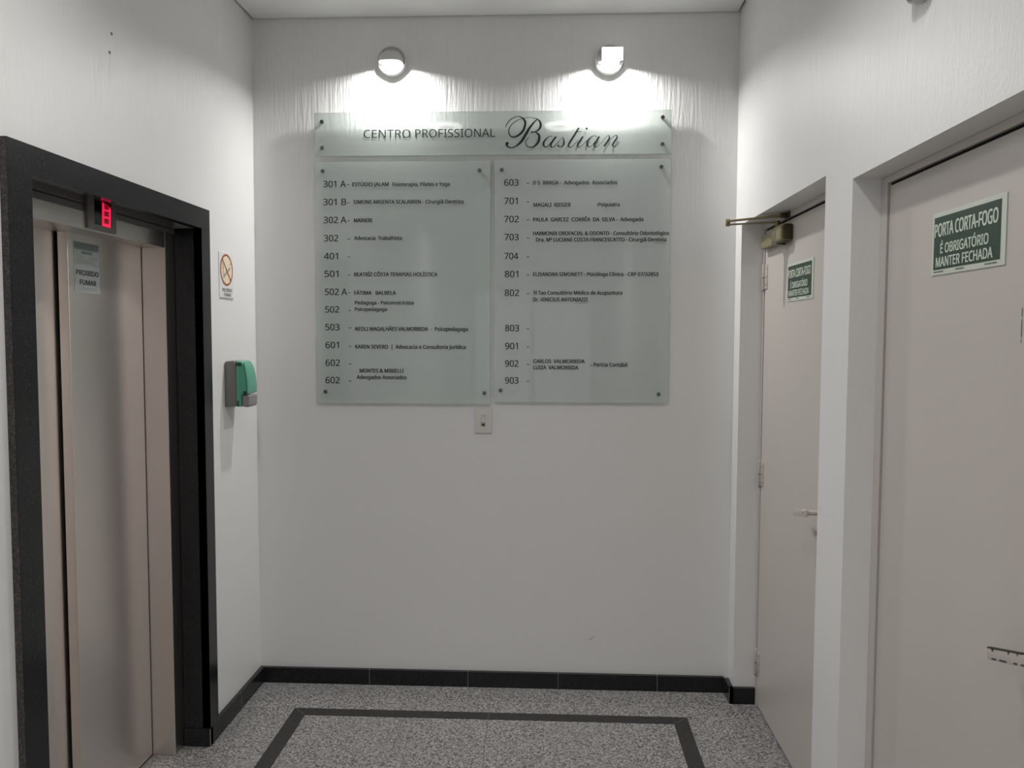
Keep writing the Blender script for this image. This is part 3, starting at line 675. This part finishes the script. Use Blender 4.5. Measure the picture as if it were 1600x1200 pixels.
SCRIPT_STROKES = [
     [(1.1511, 2.5611, 0.0027), (1.1599, 2.5794, 0.0037), (1.1786, 2.5985, 0.0037), (1.2035, 2.6079, 0.003), (1.2231, 2.6034, 0.005), (1.2374, 2.5875, 0.0092), (1.2384, 2.57, 0.01), (1.2305, 2.5473, 0.01), (1.2127, 2.5282, 0.0092), (1.1913, 2.5187, 0.0058), (1.1753, 2.5214, 0.005), (1.1663, 2.5356, 0.005), (1.168, 2.5548, 0.0043), (1.1804, 2.574, 0.0033), (1.2018, 2.5896, 0.0027), (1.2302, 2.5998, 0.0023), (1.2587, 2.6031, 0.002), (1.2836, 2.5985, 0.003), (1.2943, 2.5958, 0.004)] ,
     [(1.2943, 2.5958, 0.0037), (1.2784, 2.5819, 0.0067), (1.2589, 2.5576, 0.01), (1.2412, 2.5279, 0.012), (1.2253, 2.5018, 0.011), (1.2075, 2.4843, 0.0075), (1.1897, 2.4739, 0.005), (1.1736, 2.4714, 0.005), (1.1611, 2.4768, 0.0075), (1.1566, 2.4865, 0.0117), (1.1593, 2.4908, 0.0134), (1.1602, 2.4926, 0.01)] ,
     [(1.2934, 2.5958, 0.004), (1.305, 2.5834, 0.0084), (1.3078, 2.5659, 0.0104), (1.2999, 2.5502, 0.0075), (1.2839, 2.5407, 0.0043), (1.2679, 2.5386, 0.0067), (1.2652, 2.5386, 0.0077)] ,
     [(1.2848, 2.5399, 0.0043), (1.2991, 2.5275, 0.0092), (1.3019, 2.5099, 0.011), (1.2948, 2.4907, 0.0097), (1.2771, 2.475, 0.006), (1.2593, 2.4725, 0.0043), (1.2468, 2.4788, 0.004), (1.2414, 2.4929, 0.0037), (1.2467, 2.5086, 0.0033), (1.2564, 2.5164, 0.0023)] ,
     [(1.3605, 2.5165, 0.003), (1.3534, 2.5209, 0.0023), (1.3374, 2.5132, 0.0043), (1.3233, 2.4958, 0.008), (1.3216, 2.4817, 0.008), (1.3287, 2.4729, 0.0043), (1.3412, 2.4781, 0.0027), (1.3588, 2.499, 0.0023)] ,
     [(1.3774, 2.5181, 0.008), (1.3641, 2.5024, 0.008), (1.3545, 2.485, 0.008), (1.3554, 2.4736, 0.006), (1.3643, 2.4727, 0.003), (1.3767, 2.4831, 0.0023), (1.3908, 2.5005, 0.002), (1.4084, 2.5161, 0.002)] ,
     [(1.4076, 2.5144, 0.0023), (1.4103, 2.5056, 0.005), (1.4122, 2.4916, 0.0075), (1.4087, 2.4793, 0.0057), (1.3981, 2.4733, 0.003), (1.3874, 2.476, 0.006), (1.3865, 2.4821, 0.0077)] ,
     [(1.4773, 2.5558, 0.0074), (1.4615, 2.5297, 0.0074), (1.4423, 2.5001, 0.0077), (1.4326, 2.4827, 0.007), (1.4345, 2.473, 0.005), (1.4442, 2.4729, 0.003), (1.4601, 2.486, 0.0022), (1.4742, 2.5016, 0.002)] ,
     [(1.4597, 2.5358, 0.0023), (1.4739, 2.5383, 0.003), (1.4898, 2.5391, 0.0027)] ,
     [(1.4962, 2.518, 0.0074), (1.4848, 2.5015, 0.0077), (1.4734, 2.4841, 0.0074), (1.4744, 2.4727, 0.005), (1.4833, 2.4727, 0.003), (1.4991, 2.4857, 0.0022), (1.5131, 2.5013, 0.002)] ,
     [(1.5118, 2.552, 0.0094), (1.513, 2.5523, 0.0094)] ,
     [(1.5573, 2.5115, 0.003), (1.5501, 2.5211, 0.0023), (1.536, 2.5169, 0.0037), (1.5185, 2.4995, 0.008), (1.5151, 2.4838, 0.0077), (1.5222, 2.4715, 0.004), (1.5346, 2.4767, 0.0027), (1.5503, 2.4958, 0.0023)] ,
     [(1.5687, 2.5175, 0.0077), (1.5574, 2.4992, 0.0077), (1.5478, 2.4836, 0.0077), (1.5479, 2.4731, 0.0057), (1.5576, 2.4721, 0.003), (1.5734, 2.4851, 0.0022), (1.5927, 2.5077, 0.002), (1.6049, 2.5198, 0.0023), (1.6119, 2.5206, 0.0043)] ,
     [(1.6128, 2.5197, 0.0043), (1.6121, 2.5075, 0.0067), (1.6017, 2.4901, 0.0074), (1.5895, 2.4736, 0.0074)] ,
     [(1.6017, 2.4901, 0.0023), (1.6209, 2.5075, 0.0023), (1.6384, 2.5204, 0.0027), (1.6455, 2.5204, 0.0043), (1.6465, 2.5108, 0.0067), (1.6352, 2.4934, 0.0074), (1.6283, 2.4795, 0.007), (1.6328, 2.4716, 0.004), (1.6442, 2.475, 0.0023), (1.6608, 2.4941, 0.002)] ,
]

write(hd, HEADER_TEXT, 'heading', 0.0)
write(lf, LEFT_NUMBERS, 'room_number', 0.014); write(lf, LEFT_NAMES, 'tenant_name', 0.04)
write(rt, RIGHT_NUMBERS, 'room_number', 0.014); write(rt, RIGHT_NAMES, 'tenant_name', 0.04)
for t, x0, x1, z in ((lf, 0.906, 0.963, 2.2195), (rt, 1.8195, 1.8715, 2.047), (rt, 1.468, 1.524, 1.780)):   # tiny print below three entries
    b = NB(); scribble(b, on_back(YT), x0, x1, z, 0.002); obj('small_print', b, M_PRINT, t)
def brush(bm, pts, P):
    """a pen stroke through (x, z, width) points, swelling and thinning"""
    n = len(pts); out = []
    def cr(p0, p1, p2, p3, t): return 0.5*((2*p1)+(p2-p0)*t+(2*p0-5*p1+4*p2-p3)*t*t+(3*p1-p0-3*p2+p3)*t**3)
    for i in range(n-1):
        q = [pts[max(i-1, 0)], pts[i], pts[i+1], pts[min(i+2, n-1)]]
        for k in range(8):
            out.append(tuple(cr(q[0][c], q[1][c], q[2][c], q[3][c], k/8) for c in range(3)))
    out.append(pts[-1])
    prev = None
    for i, (x, z, w) in enumerate(out):
        a, c = out[max(i-1, 0)], out[min(i+1, len(out)-1)]
        d = Vector((c[0]-a[0], c[1]-a[1])); d = d.normalized() if d.length > 1e-9 else Vector((1, 0))
        nn = Vector((-d.y, d.x))*max(w, 0.0014)/2
        pr = (bm.verts.new(P(x+nn.x, z+nn.y)), bm.verts.new(P(x-nn.x, z-nn.y)))
        if prev: bm.faces.new((prev[0], pr[0], pr[1], prev[1]))
        prev = pr
b = NB()
for k, st in enumerate(SCRIPT_STROKES): brush(b, st, on_back(YT - 0.00005*k))
disc(b, on_back(YT-0.001), 1.5124, 2.5521, 0.0048, 20); disc(b, on_back(YT-0.001), 1.1598, 2.4905, 0.0062, 20)
obj('script_name', b, M_INK, hd)

# switch below the left glass panel
t = thing('light_switch', (1.053, 0, 1.185), 'small cream light switch plate on the back wall below the directory', 'light switch')
b = NB(); box(b, 1.014, 1.092, -0.009, -0.0003, 1.186, 1.300, 0.004, 3); obj('plate', b, M_SWITCH, t, True)
b = NB(); box(b, 1.0415, 1.0625, -0.0105, -0.0085, 1.217, 1.270, 0.001); obj('module', b, mat('grey_switch_module', (0.42, 0.41, 0.38), 0.4), t)
b = NB(); prism(b, [(-0.010, 1.267), (-0.0135, 1.265), (-0.011, 1.244), (-0.010, 1.232)], 'x', 1.0425, 1.0615, 0.0006); obj('rocker', b, M_SWITCH, t)
b = NB(); box(b, 1.046, 1.060, -0.0112, -0.0104, 1.221, 1.231, 0.0004); bo = obj('socket_slot', b, M_CHIP, t); bo['label'] = 'dark slot under the rocker'

# ------------------------------------------------------------------ wall lamps
def lamp_base(t, c):
    cx, cz = c; b = NB(); cyl(b, (cx, -0.0004, cz), (cx, -0.012, cz), 0.0605, seg=48, bev=0.002); obj('back_plate', b, M_PLAST, t, True)
    b = NB(); n = 64; prof = [(0.0565, -0.010), (0.0575, -0.020), (0.0605, -0.023), (0.0645, -0.020), (0.0655, -0.0004), (0.0610, -0.0004)]
    rings = [[b.verts.new((cx+r*math.cos(2*PI*k/n), y, cz+r*math.sin(2*PI*k/n))) for r, y in prof] for k in range(n)]
    for k in range(n):
        for i in range(len(prof)):
            j_ = (i+1) % len(prof); b.faces.new((rings[k][i], rings[k][j_], rings[(k+1) % n][j_], rings[(k+1) % n][i]))
    bmesh.ops.recalc_face_normals(b, faces=b.faces[:]); obj('rim', b, M_PLAST, t, True)
def hood(t, c, z0, depth, r, hgt, lit):
    cx, cz = c; b = NB(); nu, nv = 28, 10; e = 0.55
    def P(u, v, k=1.0):
        cu, su = math.cos(u), math.sin(u)
        return (cx + k*r*math.copysign(abs(cu)**e, cu)*math.cos(v)**0.6, -0.013 - k*depth*su**e*math.cos(v)**0.6, z0 + k*hgt*math.sin(v))
    for k_, flip in ((1.0, False), (0.94, True)):
        g = [[b.verts.new(P(PI*i/nu, PI/2*j_/nv, k_)) for i in range(nu+1)] for j_ in range(nv+1)]
        for j_ in range(nv):
            for i in range(nu):
                q = (g[j_][i], g[j_][i+1], g[j_+1][i+1], g[j_+1][i])
                try: b.faces.new(q[::-1] if flip else q)
                except ValueError: pass
        if k_ == 1.0: rim0 = g[0]
        else:
            for i in range(nu): b.faces.new((rim0[i], g[0][i], g[0][i+1], rim0[i+1]))
    bmesh.ops.remove_doubles(b, verts=b.verts[:], dist=1e-5); bmesh.ops.recalc_face_normals(b, faces=b.faces[:])
    obj('hood', b, M_PLAST, t, True)
    b = NB(); pts = [P(PI*i/nu, 0, 0.92) for i in range(nu+1)]
    lo = [b.verts.new((x, y, z+0.003)) for x, y, z in pts]; hi = [b.verts.new((x, y, z+0.006)) for x, y, z in pts]
    b.faces.new(lo); b.faces.new(hi[::-1])
    for i in range(nu): b.faces.new((lo[i], hi[i], hi[i+1], lo[i+1]))
    b.faces.new((lo[-1], hi[-1], hi[0], lo[0])); bmesh.ops.recalc_face_normals(b, faces=b.faces[:])
    obj('diffuser', b, M_GLOW if lit else M_OPAL, t)
def bulb_light(name, t, x, y, z, watts):
    l = bpy.data.lights.new(name, 'AREA'); l.shape = 'RECTANGLE'; l.size = 0.05; l.size_y = 0.016; l.energy = watts; l.color = (1.0, 0.992, 0.975); l.spread = math.radians(161)
    o = bpy.data.objects.new(name, l); COL.objects.link(o); o.parent = t; o.location = Vector((x, y, z)) - Vector(t['_org']); o.rotation_euler = (0, 0, 0)
LC = (0.6405, 2.858)
t = thing('wall_lamp', (LC[0], 0, LC[1]), 'round white wall lamp with closed hood, left of the lit pair', 'wall lamp', 'lamps above the directory')
lamp_base(t, LC); hood(t, LC, 2.842, 0.072, 0.054, 0.052, True)
bulb_light('lamp_light', t, LC[0], -0.044, 2.840, 10.2)
RC = (1.6085, 2.853)
t = thing('wall_lamp', (RC[0], 0, RC[1]), 'round white wall lamp with bare glowing glass block, right of the pair', 'wall lamp', 'lamps above the directory')
lamp_base(t, RC)
b = NB(); prism(b, [(-0.0125, 2.842), (-0.083, 2.830), (-0.083, 2.874), (-0.0125, 2.892)], 'x', RC[0]-0.036, RC[0]+0.050, 0.003); obj('socket_box', b, M_PLAST, t, True)
b = NB(); box(b, RC[0]-0.036, RC[0]+0.0555, -0.096, -0.084, 2.825, 2.880, 0.004, 3); obj('glass_block', b, M_GLOW, t, True)
b = NB(); box(b, RC[0]-0.044, RC[0]+0.044, -0.024, -0.0125, 2.8355, 2.8415); obj('diffuser', b, M_GLOW, t)
bulb_light('lamp_light.001', t, RC[0], -0.044, 2.833, 10.2)
# an unlit one on the right wall, just its foot in view
UC = (0.0, 0.0)
t = thing('wall_lamp', (0, 0, 0), 'unlit wall lamp high on the right wall at the top edge', 'wall lamp')
lamp_base(t, UC); hood(t, UC, -0.014, 0.072, 0.054, 0.052, False)
t.location = (W, -1.825, 2.440); t.rotation_euler = (0, 0, -PI/2)

for o in bpy.data.objects:
    if '_org' in o: del o['_org']
